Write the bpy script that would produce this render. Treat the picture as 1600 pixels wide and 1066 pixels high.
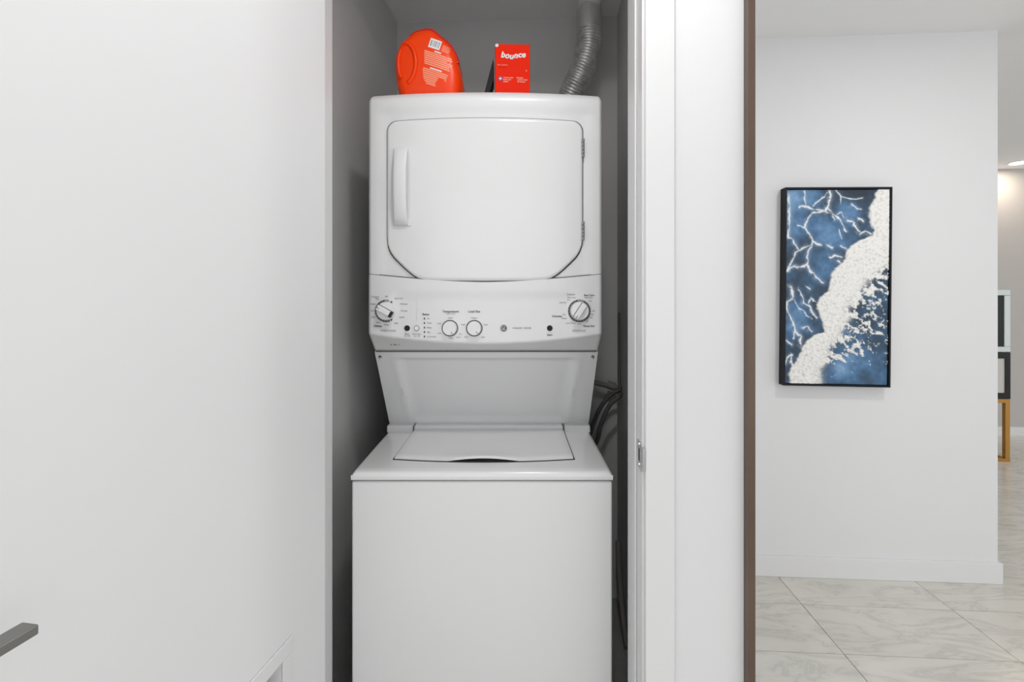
import bpy, bmesh, math, random
import numpy as np
from mathutils import Vector, Matrix, noise

for o in list(bpy.data.objects):
    bpy.data.objects.remove(o, do_unlink=True)
S = bpy.context.scene
C = S.collection
PI = math.pi
R = math.radians

# ------------------------------------------------------------------ camera
YAW = R(3.5)                       # the room is turned a little against the view
CAM_H = 1.313
cam_d = bpy.data.cameras.new('camera')
cam = bpy.data.objects.new('camera', cam_d); C.objects.link(cam)
cam.location = (0, 0, CAM_H)
cam.rotation_euler = (PI/2, 0, YAW)
cam_d.sensor_width = 36
cam_d.lens = 36*750/1600
cam_d.shift_y = -68/1600
cam_d.clip_start = .02
S.camera = cam
def W(x, y, z=0.0):                # metres right of / in front of the viewer -> world
    c, s = math.cos(YAW), math.sin(YAW)
    return Vector((x*c - y*s, x*s + y*c, z))

# ------------------------------------------------------------------ world, lights, exposure
wd = bpy.data.worlds.new('world'); S.world = wd
wd.use_nodes = True
bg = wd.node_tree.nodes['Background']
bg.inputs[0].default_value = (0.97, 0.985, 1.0, 1)
bg.inputs[1].default_value = 1.25
S.view_settings.view_transform = 'Standard'
S.view_settings.look = 'None'
S.view_settings.gamma = 1
S.view_settings.exposure = 0.27
S.view_settings.use_curve_mapping = False

def area(name, loc, size, power, col=(1, 1, 1), rot=(0, 0, 0)):
    d = bpy.data.lights.new(name, 'AREA'); d.shape = 'DISK'; d.size = size
    d.energy = power; d.color = col
    o = bpy.data.objects.new(name, d); C.objects.link(o)
    o.location = loc; o.rotation_euler = rot
    return o
area('hall_lamp', (0.08, 0.55, 2.52), .14, 6, (1, .995, .985))
area('corridor_lamp', (1.55, 1.2, 2.52), .14, 8, (1, .995, .985))

# ------------------------------------------------------------------ materials
MATS = {}
def srgb(r, g, b):
    f = lambda c: (c/255/12.92) if c/255 <= .04045 else ((c/255+.055)/1.055)**2.4
    return (f(r), f(g), f(b), 1)
def mat(name, col, rough=.5, metal=0, bump=0, bscale=200, coat=0, var=0, vscale=3, spec=.5):
    m = bpy.data.materials.new(name); m.use_nodes = True
    nt = m.node_tree; b = nt.nodes['Principled BSDF']
    b.inputs['Base Color'].default_value = col
    b.inputs['Roughness'].default_value = rough
    b.inputs['Metallic'].default_value = metal
    b.inputs['Coat Weight'].default_value = coat
    b.inputs['Specular IOR Level'].default_value = spec
    tc = nt.nodes.new('ShaderNodeTexCoord')
    if bump:
        n = nt.nodes.new('ShaderNodeTexNoise'); n.inputs['Scale'].default_value = bscale
        n.inputs['Detail'].default_value = 3
        nt.links.new(tc.outputs['Object'], n.inputs['Vector'])
        bp = nt.nodes.new('ShaderNodeBump'); bp.inputs['Strength'].default_value = bump
        bp.inputs['Distance'].default_value = .002
        nt.links.new(n.outputs['Fac'], bp.inputs['Height'])
        nt.links.new(bp.outputs['Normal'], b.inputs['Normal'])
    if var:
        n = nt.nodes.new('ShaderNodeTexNoise'); n.inputs['Scale'].default_value = vscale
        n.inputs['Detail'].default_value = 4
        nt.links.new(tc.outputs['Object'], n.inputs['Vector'])
        cr = nt.nodes.new('ShaderNodeValToRGB')
        cr.color_ramp.elements[0].position = .3; cr.color_ramp.elements[1].position = .7
        cr.color_ramp.elements[0].color = [c*(1-var) for c in col[:3]]+[1]
        cr.color_ramp.elements[1].color = [min(1, c*(1+var)) for c in col[:3]]+[1]
        nt.links.new(n.outputs['Fac'], cr.inputs['Fac'])
        nt.links.new(cr.outputs['Color'], b.inputs['Base Color'])
    MATS[name] = m
    return m
mat('wall_white', (.765, .765, .775, 1), .75, bump=.06, bscale=260)
mat('ceiling_white', (.90, .90, .90, 1), .9, bump=.08, bscale=180)
mat('trim_white', (.77, .77, .775, 1), .38)
mat('door_white', (.80, .80, .81, 1), .42, var=.01, vscale=2)
mat('closet_white_shaded', (.60, .595, .59, 1), .8, bump=.06, bscale=220, var=.02, vscale=2.5)  # white closet walls, with part of the shade put into the base colour
mat('closet_floor', (.28, .275, .27, 1), .6, var=.15, vscale=8)
mat('enamel', (.84, .84, .845, 1), .22, coat=.25)
mat('plastic_white', (.83, .83, .835, 1), .32)
mat('gap_dark', (.03, .03, .03, 1), .7)
mat('gap_mid', (.14, .14, .14, 1), .6)
mat('black_gloss', (.008, .008, .008, 1), .38, spec=.3)
mat('print_dark', (.07, .07, .075, 1), .5)
mat('print_grey', (.30, .30, .31, 1), .5)
mat('hinge_metal', (.33, .33, .34, 1), .35, metal=.9)
mat('chrome', (.62, .62, .63, 1), .25, metal=1)
mat('galvanised', (.62, .62, .62, 1), .36, metal=.85, var=.25, vscale=40)
mat('foil_tape', (.56, .56, .56, 1), .45, metal=.7, bump=.9, bscale=70)
mat('pipe_paint', (.62, .62, .62, 1), .5, var=.06)
mat('hose_grey', (.11, .107, .104, 1), .5)
mat('pvc_grey', (.22, .21, .2, 1), .5)
mat('bronze', srgb(98, 80, 68), .42, metal=.15, var=.15, vscale=6)
mat('lever_metal', (.23, .23, .22, 1), .35, metal=.7)
mat('orange_tub', srgb(252, 66, 0), .32, spec=.3)
mat('orange_lid', srgb(214, 26, 4), .3)
mat('tub_print', srgb(255, 160, 125), .4)
mat('label_white', (.85, .85, .85, 1), .5)
mat('box_orange', srgb(252, 42, 8), .6, spec=.12)
mat('box_print', srgb(255, 185, 160), .5)
mat('print_blue', srgb(60, 90, 190), .4)
mat('box_print_dark', srgb(170, 36, 12), .5)  # darker red ink for one printed line on the box
mat('frame_black', (.010, .012, .015, 1), .55, spec=.25)
mat('gold', srgb(176, 132, 70), .3, metal=.9)
mat('silver', srgb(200, 208, 205), .3, metal=.3)
mat('dark_glass', (.015, .019, .019, 1), .35, spec=.25)
mat('panel_pale', (.62, .60, .57, 1), .4)
mat('far_wall', (.52, .495, .475, 1), .8)
mat('grout', srgb(150, 146, 138), .9)
def emissive(name, col, st):
    m = bpy.data.materials.new(name); m.use_nodes = True
    b = m.node_tree.nodes['Principled BSDF']
    b.inputs['Emission Color'].default_value = col
    b.inputs['Emission Strength'].default_value = st
    MATS[name] = m
emissive('lamp_glow', (1, .93, .82, 1), 6)

def marble():
    m = bpy.data.materials.new('marble'); m.use_nodes = True
    nt = m.node_tree; b = nt.nodes['Principled BSDF']
    N = nt.nodes.new; L = nt.links.new
    b.inputs['Roughness'].default_value = .17
    g = N('ShaderNodeNewGeometry'); oi = N('ShaderNodeObjectInfo')
    off = N('ShaderNodeVectorMath'); off.operation = 'SCALE'; off.inputs[0].default_value = (7.3, 3.9, 11.7)
    L(oi.outputs['Random'], off.inputs['Scale'])
    add = N('ShaderNodeVectorMath'); add.operation = 'ADD'
    L(g.outputs['Position'], add.inputs[0]); L(off.outputs['Vector'], add.inputs[1])
    mp = N('ShaderNodeMapping'); mp.inputs['Rotation'].default_value = (0, 0, R(34)); mp.inputs['Scale'].default_value = (1.0, 3.2, 1)
    L(add.outputs['Vector'], mp.inputs['Vector'])
    n1 = N('ShaderNodeTexNoise'); n1.inputs['Scale'].default_value = 2.2; n1.inputs['Detail'].default_value = 8
    n1.inputs['Distortion'].default_value = 1.4; n1.inputs['Roughness'].default_value = .62
    L(mp.outputs['Vector'], n1.inputs['Vector'])
    sub = N('ShaderNodeMath'); sub.operation = 'SUBTRACT'; sub.inputs[1].default_value = .5
    L(n1.outputs['Fac'], sub.inputs[0])
    ab = N('ShaderNodeMath'); ab.operation = 'ABSOLUTE'; L(sub.outputs[0], ab.inputs[0])
    cr = N('ShaderNodeValToRGB')
    e = cr.color_ramp.elements
    e[0].position = 0; e[0].color = srgb(198, 196, 190)
    e[1].position = .11; e[1].color = srgb(218, 215, 208)
    x = e.new(.03); x.color = srgb(212, 209, 202)
    L(ab.outputs[0], cr.inputs['Fac'])
    n2 = N('ShaderNodeTexNoise'); n2.inputs['Scale'].default_value = 1.7; n2.inputs['Detail'].default_value = 3
    L(add.outputs['Vector'], n2.inputs['Vector'])
    mx = N('ShaderNodeMix'); mx.data_type = 'RGBA'; mx.blend_type = 'MULTIPLY'
    mx.inputs[6].default_value = (1, 1, 1, 1)
    cr2 = N('ShaderNodeValToRGB'); cr2.color_ramp.elements[0].position = .35; cr2.color_ramp.elements[1].position = .65
    cr2.color_ramp.elements[0].color = (.93, .92, .90, 1); cr2.color_ramp.elements[1].color = (1, 1, 1, 1)
    L(n2.outputs['Fac'], cr2.inputs['Fac'])
    mx.inputs[0].default_value = 1
    L(cr.outputs['Color'], mx.inputs[6]); L(cr2.outputs['Color'], mx.inputs[7])
    L(mx.outputs[2], b.inputs['Base Color'])
    MATS['marble'] = m
marble()

def sea():
    m = bpy.data.materials.new('sea_paint'); m.use_nodes = True
    nt = m.node_tree; b = nt.nodes['Principled BSDF']
    N = nt.nodes.new; L = nt.links.new
    b.inputs['Roughness'].default_value = .55
    def att(n):
        a = N('ShaderNodeAttribute'); a.attribute_name = n; return a.outputs['Fac']
    cr = N('ShaderNodeValToRGB'); e = cr.color_ramp.elements
    e[0].position = 0; e[0].color = srgb(36, 48, 64)
    e[1].position = 1; e[1].color = srgb(150, 182, 216)
    for p, c in ((.25, (48, 74, 98)), (.5, (70, 110, 150)), (.75, (104, 146, 186))):
        x = e.new(p); x.color = srgb(*c)
    L(att('tone'), cr.inputs['Fac'])
    m1 = N('ShaderNodeMix'); m1.data_type = 'RGBA'
    L(att('vein'), m1.inputs[0]); L(cr.outputs['Color'], m1.inputs[6]); m1.inputs[7].default_value = srgb(232, 240, 248)
    tc = N('ShaderNodeTexCoord'); n = N('ShaderNodeTexNoise'); n.inputs['Scale'].default_value = 90; n.inputs['Detail'].default_value = 4
    L(tc.outputs['Object'], n.inputs['Vector'])
    c2 = N('ShaderNodeValToRGB'); c2.color_ramp.elements[0].position = .32; c2.color_ramp.elements[1].position = .5
    c2.color_ramp.elements[0].color = srgb(214, 210, 204); c2.color_ramp.elements[1].color = srgb(240, 239, 236)
    L(n.outputs['Fac'], c2.inputs['Fac'])
    m2 = N('ShaderNodeMix'); m2.data_type = 'RGBA'
    L(att('foam'), m2.inputs[0]); L(m1.outputs[2], m2.inputs[6]); L(c2.outputs['Color'], m2.inputs[7])
    L(m2.outputs[2], b.inputs['Base Color'])
    MATS['sea_paint'] = m
sea()

# ------------------------------------------------------------------ helpers
def thing(name, label, cat, loc=(0, 0, 0), rotz=0, group=None):
    o = bpy.data.objects.new(name, None); C.objects.link(o)
    o.empty_display_size = .05
    o.location = loc; o.rotation_euler = (0, 0, rotz)
    o['label'] = label; o['category'] = cat
    if group: o['group'] = group
    return o
def tag(o, label, cat, group=None):
    o['label'] = label; o['category'] = cat
    if group: o['group'] = group
    return o
def link_mesh(name, me, m, parent=None, smooth=None):
    me.materials.append(MATS[m])
    if smooth is not None:
        me.polygons.foreach_set('use_smooth', [True]*len(me.polygons))
        me.set_sharp_from_angle(angle=R(smooth))
    o = bpy.data.objects.new(name, me); C.objects.link(o)
    if parent: o.parent = parent
    return o
def obj(name, bm, m, parent=None, smooth=None, bevel=0, seg=2):
    bmesh.ops.recalc_face_normals(bm, faces=bm.faces)
    me = bpy.data.meshes.new(name); bm.to_mesh(me); bm.free()
    o = link_mesh(name, me, m, parent, smooth if smooth is not None else (40 if bevel else None))
    if bevel:
        b = o.modifiers.new('bevel', 'BEVEL'); b.width = bevel; b.segments = seg
        b.limit_method = 'ANGLE'; b.angle_limit = R(38); b.harden_normals = True
    return o
def box(bm, x0, x1, y0, y1, z0, z1, M=None):
    v = [bm.verts.new(Vector(p) if M is None else M @ Vector(p)) for p in
         ((x0,y0,z0),(x1,y0,z0),(x1,y1,z0),(x0,y1,z0),(x0,y0,z1),(x1,y0,z1),(x1,y1,z1),(x0,y1,z1))]
    for f in ((0,3,2,1),(4,5,6,7),(0,1,5,4),(1,2,6,5),(2,3,7,6),(3,0,4,7)):
        bm.faces.new([v[i] for i in f])
    return bm
def B(*a, M=None): return box(bmesh.new(), *a, M=M)
def struct(name, bm, m, label=None, bevel=0, parent=None):
    o = obj(name, bm, m, parent, bevel=bevel)
    o['kind'] = 'structure'
    if label: o['label'] = label
    return o
def grid_solid(rows_front, rows_back):
    """closed solid from two equal grids of points"""
    bm = bmesh.new(); n, k = len(rows_front), len(rows_front[0])
    A = [[bm.verts.new(p) for p in r] for r in rows_front]
    Z = [[bm.verts.new(p) for p in r] for r in rows_back]
    for i in range(n-1):
        for j in range(k-1):
            bm.faces.new((A[i][j], A[i+1][j], A[i+1][j+1], A[i][j+1]))
            bm.faces.new((Z[i][j], Z[i][j+1], Z[i+1][j+1], Z[i+1][j]))
    ring = [(i, 0) for i in range(n)]+[(n-1, j) for j in range(1, k)]+[(i, k-1) for i in range(n-2, -1, -1)]+[(0, j) for j in range(k-2, 0, -1)]
    for a, b in zip(ring, ring[1:]+ring[:1]):
        bm.faces.new((A[a[0]][a[1]], A[b[0]][b[1]], Z[b[0]][b[1]], Z[a[0]][a[1]]))
    return bm
def tube(bm, pts, rad, n=16, cap=True):
    """swept tube; rad number or list"""
    pts = [Vector(p) for p in pts]
    rad = rad if isinstance(rad, (list, tuple)) else [rad]*len(pts)
    rings = []; up = None
    for i, p in enumerate(pts):
        t = (pts[min(i+1, len(pts)-1)]-pts[max(i-1, 0)]).normalized()
        if up is None:
            up = t.orthogonal().normalized()
        up = (up - t*up.dot(t)).normalized()
        s = t.cross(up)
        rings.append([bm.verts.new(p+(up*math.cos(2*PI*k/n)+s*math.sin(2*PI*k/n))*rad[i]) for k in range(n)])
    for a, b in zip(rings, rings[1:]):
        for k in range(n):
            bm.faces.new((a[k], a[(k+1) % n], b[(k+1) % n], b[k]))
    if cap:
        bm.faces.new(rings[0][::-1]); bm.faces.new(rings[-1])
    return bm
def spline(pts, n):
    """Catmull-Rom"""
    P = [Vector(p) for p in pts]; P = [P[0]*2-P[1]]+P+[P[-1]*2-P[-2]]
    out = []
    for i in range(1, len(P)-2):
        for k in range(n):
            t = k/n
            a, b, c, d = P[i-1:i+3]
            out.append(.5*((2*b)+(c-a)*t+(2*a-5*b+4*c-d)*t*t+(3*b-a-3*c+d)*t**3))
    out.append(P[-2]); return out
def disc_y(bm, cx, cz, r, y0, y1, n=32, r1=None):
    """solid disc whose axis is the y axis; y0 is the front"""
    r1 = r if r1 is None else r1
    a = [bm.verts.new((cx+r1*math.cos(2*PI*k/n), y0, cz+r1*math.sin(2*PI*k/n))) for k in range(n)]
    b = [bm.verts.new((cx+r*math.cos(2*PI*k/n), y1, cz+r*math.sin(2*PI*k/n))) for k in range(n)]
    bm.faces.new(a[::-1]); bm.faces.new(b)
    for k in range(n): bm.faces.new((a[k], a[(k+1) % n], b[(k+1) % n], b[k]))
    return bm
def text_mesh(body, size, bold=0, shear=0, align='CENTER', ext=.0003, space=1.0):
    cu = bpy.data.curves.new('lettering', 'FONT'); cu.body = body; cu.size = size
    cu.align_x = align; cu.align_y = 'CENTER'; cu.extrude = ext; cu.offset = bold; cu.shear = shear
    cu.space_character = space; cu.resolution_u = 3
    t = bpy.data.objects.new('lettering', cu); C.objects.link(t)
    dg = bpy.context.evaluated_depsgraph_get()
    me = bpy.data.meshes.new_from_object(t.evaluated_get(dg))
    bpy.data.objects.remove(t, do_unlink=True); bpy.data.curves.remove(cu)
    me.materials.clear()
    return me
UP = Matrix.Rotation(PI/2, 4, 'X')           # text lying in xy -> standing, facing -y

# ------------------------------------------------------------------ the setting
WY0, WY1 = 1.035, 1.20                       # wall with the closet door
JL, JR = -.535, .213                         # jamb faces
CEIL = 2.54
XB = -.645; XR = .33; YB = 2.115             # closet inside
fl = struct('floor', B(-3, 7.5, -3, 6, -.10, -.012), 'grout', 'pale marble tiled floor')
tile_me = None
TX, TY = .612, .287
for i in range(-3, 9):
    for j in range(-7, 14):
        x0 = .500+TX*(i-0); y0 = 1.838-3*TY+TY*j
        if x0 > 6.6 or y0 > 4.84: continue
        if x0+TX < .46 and y0+TY > 1.04: continue
        if tile_me is None:
            bm = B(.0012, TX-.0012, .0012, TY-.0012, -.012, 0)
            t = obj('tile', bm, 'marble', fl, bevel=.0008, seg=1); tile_me = t.data
        else:
            t = bpy.data.objects.new('tile', tile_me); C.objects.link(t); t.parent = fl
            b = t.modifiers.new('bevel', 'BEVEL'); b.width = .0008; b.segments = 1; b.limit_method = 'ANGLE'
        t.location = (x0, y0, 0)
struct('floor_closet', B(XB, XR, 1.04, YB, -.011, .004), 'closet_floor', 'dark closet floor under the washer')
struct('ceiling', B(-3, 2.6, -3, 2.50, CEIL, CEIL+.1), 'ceiling_white', 'white hall ceiling')
struct('ceiling_far', B(.5, 7.5, 2.50, 6, CEIL, CEIL+.1), 'ceiling_white', 'white ceiling of the far room')
struct('ceiling_side', B(2.6, 7.5, -3, 2.50, CEIL, CEIL+.1), 'ceiling_white')
# wall around the closet door
struct('wall_left', B(-3, JL-.02, WY0, WY1, 0, CEIL), 'wall_white', 'white wall behind the open door')
struct('wall_header', B(JL-.02, JR+.02, WY0, WY1, 2.46, CEIL), 'wall_white', 'white wall above the closet door')  # unseen; opening made full height to let more light into the closet
struct('wall_right', B(JR+.02, .424, WY0, WY1, 0, CEIL), 'wall_white', 'narrow white wall between closet and corridor')
# closet shell
struct('wall_closet_left', B(XB-.1, XB, WY1, YB+.1, 0, CEIL), 'closet_white_shaded', 'white left wall of the closet, darkened for shade')
struct('wall_closet_back', B(XB, XR, YB, YB+.1, 0, CEIL), 'closet_white_shaded', 'white back wall of the closet, darkened for shade')
struct('wall_closet_right', B(XR, XR+.1, WY1, YB+.1, 0, CEIL), 'closet_white_shaded', 'white right wall of the closet, darkened for shade')
# jambs, stops and casing
def jamb(n, x0, x1, xs0, xs1, label):
    j = struct('trim_%d' % n, B(x0, x1, WY0-.001, WY1+.002, 0, 2.46), 'trim_white', label, bevel=.002)
    obj('door_stop', B(xs0, xs1, WY0+.052, WY0+.09, 0, 2.44), 'trim_white', j, bevel=.003)
    return j
jamb(1, JL-.02, JL, JL, JL+.006, 'white left door jamb of the closet')
jr = jamb(2, JR, JR+.02, JR-.005, JR, 'white right door jamb of the closet')
struct('trim_3', B(JL, JR, WY0-.001, WY1+.002, 2.44, 2.46), 'trim_white', 'white head jamb of the closet door', bevel=.002)
def casing(n, x0, x1, label, flip=1):
    c = struct('trim_%d' % n, B(x0, x1, WY0-.012, WY0-.0005, 0, 2.51), 'trim_white', label, bevel=.003)
    return c
casing(4, JR+.005, .2795, 'flat white casing to the right of the closet opening')
casing(5, -.605, JL-.005, 'flat white casing behind the open door')
struct('trim_6', B(-.605, .2795, WY0-.012, WY0-.0005, 2.445, 2.51), 'trim_white', 'white casing above the closet opening')
struct('trim_7', B(.4245, .4395, WY0-.020, WY1+.02, 0, CEIL), 'bronze', 'slim dark brown metal strip ending the white wall', bevel=.001)
# strike plate on the right jamb
sp = thing('strike_plate', 'small steel strike plate on the right door jamb', 'strike plate', (JR, WY0, .972))
bm = bmesh.new()
box(bm, -.0015, 0.0, -.001, .014, -.03, .03); box(bm, -.0015, 0, .032, .040, -.03, .03)
box(bm, -.0015, 0, .014, .032, .014, .03); box(bm, -.0015, 0, .014, .032, -.03, -.014)
box(bm, -.0015, .0045, -.0145, -.001, -.024, .024)
obj('plate', bm, 'chrome', sp, bevel=.0006, seg=1)
obj('latch_hole', B(-.0006, 0.0, .014, .032, -.014, .014), 'gap_dark', sp)
for z in (-.022, .022):
    bm = bmesh.new(); tube(bm, [(-.0028, .023, z), (-.0010, .023, z)], .0035, 10); obj('screw', bm, 'chrome', sp)
# painting wall and far room
PW = 2.34; PX = 2.095
struct('wall_back', B(.424, PX, PW, PW+.12, 0, CEIL), 'wall_white', 'white wall with the sea painting')
bb = bmesh.new(); box(bb, .44, PX+.013, PW-.013, PW, 0, .095); box(bb, PX, PX+.013, PW, PW+.12, 0, .095)
struct('baseboard_back', bb, 'trim_white', 'white baseboard under the sea painting', bevel=.002)
struct('wall_side', B(XR+.1, XR+.11, WY1, PW, 0, CEIL), 'wall_white', 'white corridor side of the closet wall')
struct('wall_far', B(.5, 7.5, 4.86, 4.96, 0, CEIL), 'far_wall', 'beige far wall behind the cabinet')
struct('baseboard_far', B(.5, 7.5, 4.847, 4.86, 0, .08), 'trim_white', 'baseboard of the far wall')

# ------------------------------------------------------------------ open closet door
dl = thing('closet_door', 'white flush closet door swung open towards the viewer', 'door',
           W(-.417, 1.07, 0), math.atan2(-.994, -.1035))
DWid, DT = .76, .04
gx0, gx1, gz0, gz1 = .152, .608, .20, .615
bm = bmesh.new()
box(bm, 0, gx0, -DT, 0, .012, 2.43); box(bm, gx1, DWid, -DT, 0, .012, 2.43)
box(bm, gx0, gx1, -DT, 0, gz1, 2.43); box(bm, gx0, gx1, -DT, 0, .012, gz0)
bmesh.ops.remove_doubles(bm, verts=bm.verts, dist=1e-5)
obj('leaf', bm, 'door_white', dl)
gr = bmesh.new(); w = .030
box(gr, gx0-w, gx1+w, .0002, .0045, gz1, gz1+w); box(gr, gx0-w, gx1+w, .0002, .0045, gz0-w, gz0)
box(gr, gx0-w, gx0, .0002, .0045, gz0, gz1); box(gr, gx1, gx1+w, .0002, .0045, gz0, gz1)
g = obj('vent_grille', gr, 'trim_white', dl, bevel=.0015)
obj('grille_back', B(gx0+.0005, gx1-.0005, -.036, -.033, gz0+.0005, gz1-.0005), 'lever_metal', g)
for k in range(13):
    z = gz0+.018+k*(gz1-gz0-.02)/13
    M = Matrix.Translation((0, -.020, z)) @ Matrix.Rotation(R(-35), 4, 'X')
    obj('slat', B(gx0+.022, gx1-.022, -.014, .010, -.0015, .0015, M=M), 'trim_white', g)
hd = bmesh.new(); tube(hd, [(.712, .0005, .989), (.712, .009, .989)], .026, 28)
h = obj('handle_rose', hd, 'lever_metal', dl, smooth=40)
hb = bmesh.new(); tube(hb, [(.712, .009, .989), (.712, .045, .989)], .009, 16)
obj('handle_neck', hb, 'lever_metal', h, smooth=40)
obj('handle_lever', B(.600, .722, .034, .054, .984, .994), 'lever_metal', h, bevel=.0015)
for z in (.25, 1.25, 2.2):
    hb = bmesh.new(); tube(hb, [(-.004, -.034, z-.045), (-.004, -.034, z+.045)], .006, 12)
    obj('hinge', hb, 'chrome', dl, smooth=40)

# ------------------------------------------------------------------ stacked washer and dryer
HW = .3415
mc = thing('laundry_center', 'tall white stacked washer and dryer standing in the shaded closet', 'washer dryer', W(-.0785, 1.252, 0), YAW)
MD = .71
def bow(x): return .148-.030*(1-min(1, abs(x/HW))**2.2)
def xs_fn(hw, r=.04, n=28, e=8):
    a = [(-hw + r*(1-math.cos(PI/2*k/e))) for k in range(e)]
    m = [-hw+r+(2*hw-2*r)*k/n for k in range(n+1)]
    return a+m+[-v for v in a[::-1]]
def smooth01(a, b, t):
    t = max(0, min(1, (t-a)/(b-a))); return t*t*(3-2*t)
# washer cabinet
obj('washer_body', B(-HW, HW, .004, MD, .025, .832), 'enamel', mc, bevel=.006, seg=3)
bm = bmesh.new()
for sx in (-1, 1):
    for yy in (.06, MD-.06):
        f = bmesh.new(); tube(f, [(sx*(HW-.06), yy, .004), (sx*(HW-.06), yy, .026)], .022, 16)
        obj('foot', f, 'gap_dark', mc)
bm.free()
obj('seam_strip', B(-HW+.004, HW-.004, .008, MD-.01, .831, .8365), 'gap_mid', mc)
# washer deck : profile with a rolled front edge
prof = [(.000, .8365), (-.0015, .842), (-.0012, .850), (.0015, .8555), (.007, .8582), (.03, .8592), (.06, .8600), (.2, .862), (MD-.01, .866)]
def deck():
    bm = bmesh.new(); cols = []
    xs = [-HW, -HW+.002, -HW+.006, -HW+.014, -.2, 0, .2, HW-.014, HW-.006, HW-.002, HW]
    for x in xs:
        d = HW-abs(x); drop = .010*(1-min(1, d/.014))**2
        c = [bm.verts.new((x, y, z-(drop if z > .85 else 0))) for y, z in prof]
        c += [bm.verts.new((x, MD-.01, .8365))]
        cols.append(c)
    for a, b in zip(cols, cols[1:]):
        for k in range(len(a)):
            bm.faces.new((a[k], a[(k+1) % len(a)], b[(k+1) % len(a)], b[k]))
    bm.faces.new(cols[0]); bm.faces.new(cols[-1][::-1])
    return bm
obj('washer_top', deck(), 'enamel', mc, smooth=50)
# lid with a bowed front edge and an arched finger pull
LX = .25
def lid_front(x): return .090-.022*(1-(x/LX)**2)
def lid_pts(grow, top):
    F, Bk = [], []
    xs = [-LX-grow+(2*(LX+grow))*k/44 for k in range(45)]
    for x in xs:
        y0 = lid_front(max(-LX, min(LX, x)))-grow; y1 = .352+grow
        arch = .013*max(0, math.cos(min(1, abs(x/.125))*PI/2))**1.2
        f, b = [], []
        for k in range(13):
            t = k/12; y = y0+(y1-y0)*t**1.6
            base = .8600+(y-.06)*.0096
            e = min(abs(x+LX), abs(LX-x)); edge = .0025*(1-min(1, e/.012))**2
            ef = .004*(1-min(1, (y-y0)/.014))**2
            f.append((x, y, base+top-edge*(top > .004)-ef*(top > .004)+(arch*(1-t)**3 if top > .004 else 0)))
            b.append((x, y, base-.006+((arch+.004)*(1-t)**3 if top > .004 else 0)))
        F.append(f); Bk.append(b)
    return F, Bk
obj('lid_gap', grid_solid(*lid_pts(.0042, .0014)), 'gap_dark', mc)
obj('washer_lid', grid_solid(*lid_pts(0, .0085)), 'enamel', mc, smooth=45)
obj('lid_hinge_bar', B(-LX, LX, .354, .402, .858, .884), 'enamel', mc, bevel=.006, seg=3)
for sx in (-1, 1):
    obj('deck_corner', B(min(sx*(LX+.004), sx*HW), max(sx*(LX+.004), sx*HW), .354, .402, .858, .884), 'enamel', mc, bevel=.006, seg=3)
# slanted panel under the dryer
PT = Vector((0, .216, 1.147)); PBm = Vector((0, .400, .872))
def slant():
    F, Bk = [], []
    nrm = Vector((0, -(PT.z-PBm.z), (PBm.y-PT.y)*-1)).normalized()   # outward: forward and down
    n, k = 61, 41
    for i in range(n):
        x = -HW+2*HW*i/(n-1); f, b = [], []
        for j in range(k):
            t = j/(k-1)
            p = PT.lerp(PBm, t)
            hw = .272-.022*t
            d = min((hw-abs(x)), (t-.10)*.33, (.905-t)*.33)
            dep = .010*smooth01(-.012, .010, d) - .004*math.exp(-((d+.014)/.008)**2)
            q = Vector((x, p.y, p.z))-nrm*dep
            f.append(q); b.append(Vector((x, p.y+.03, p.z+.004)))
        F.append(f); Bk.append(b)
    return grid_solid(F, Bk)
obj('slanted_panel', slant(), 'enamel', mc, smooth=50)
obj('support_body', B(-HW+.004, HW-.004, .405, MD-.02, .84, 1.22), 'enamel', mc)
for sx in (-1, 1):
    bm = bmesh.new(); x0, x1 = sorted((sx*HW, sx*(HW-.004)))
    prof2 = [(.222, 1.15), (.406, .866), (.5, .866), (.5, 1.15)]
    a = [bm.verts.new((x0, y, z)) for y, z in prof2]; b = [bm.verts.new((x1, y, z)) for y, z in prof2]
    bm.faces.new(a); bm.faces.new(b[::-1])
    for k in range(4): bm.faces.new((a[k], a[(k+1) % 4], b[(k+1) % 4], b[k]))
    obj('side_bracket', bm, 'enamel', mc)
    s = bmesh.new(); M = Matrix.Translation((sx*.326, .2215, 1.1295)) @ Matrix.Rotation(R(-34), 4, 'X')
    disc_y(s, 0, 0, .0055, -.004, .0, 16, .004); bmesh.ops.transform(s, matrix=M, verts=s.verts)
    so = obj('screw', s, 'chrome', mc)
    s = B(-.0045, .0045, -.0046, -.0040, -.0008, .0008); bmesh.ops.transform(s, matrix=M, verts=s.verts)
    obj('screw_slot', s, 'gap_dark', so)
obj('panel_gap', B(-HW+.006, HW-.006, .210, .225, 1.1465, 1.1505), 'gap_mid', mc)
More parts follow.
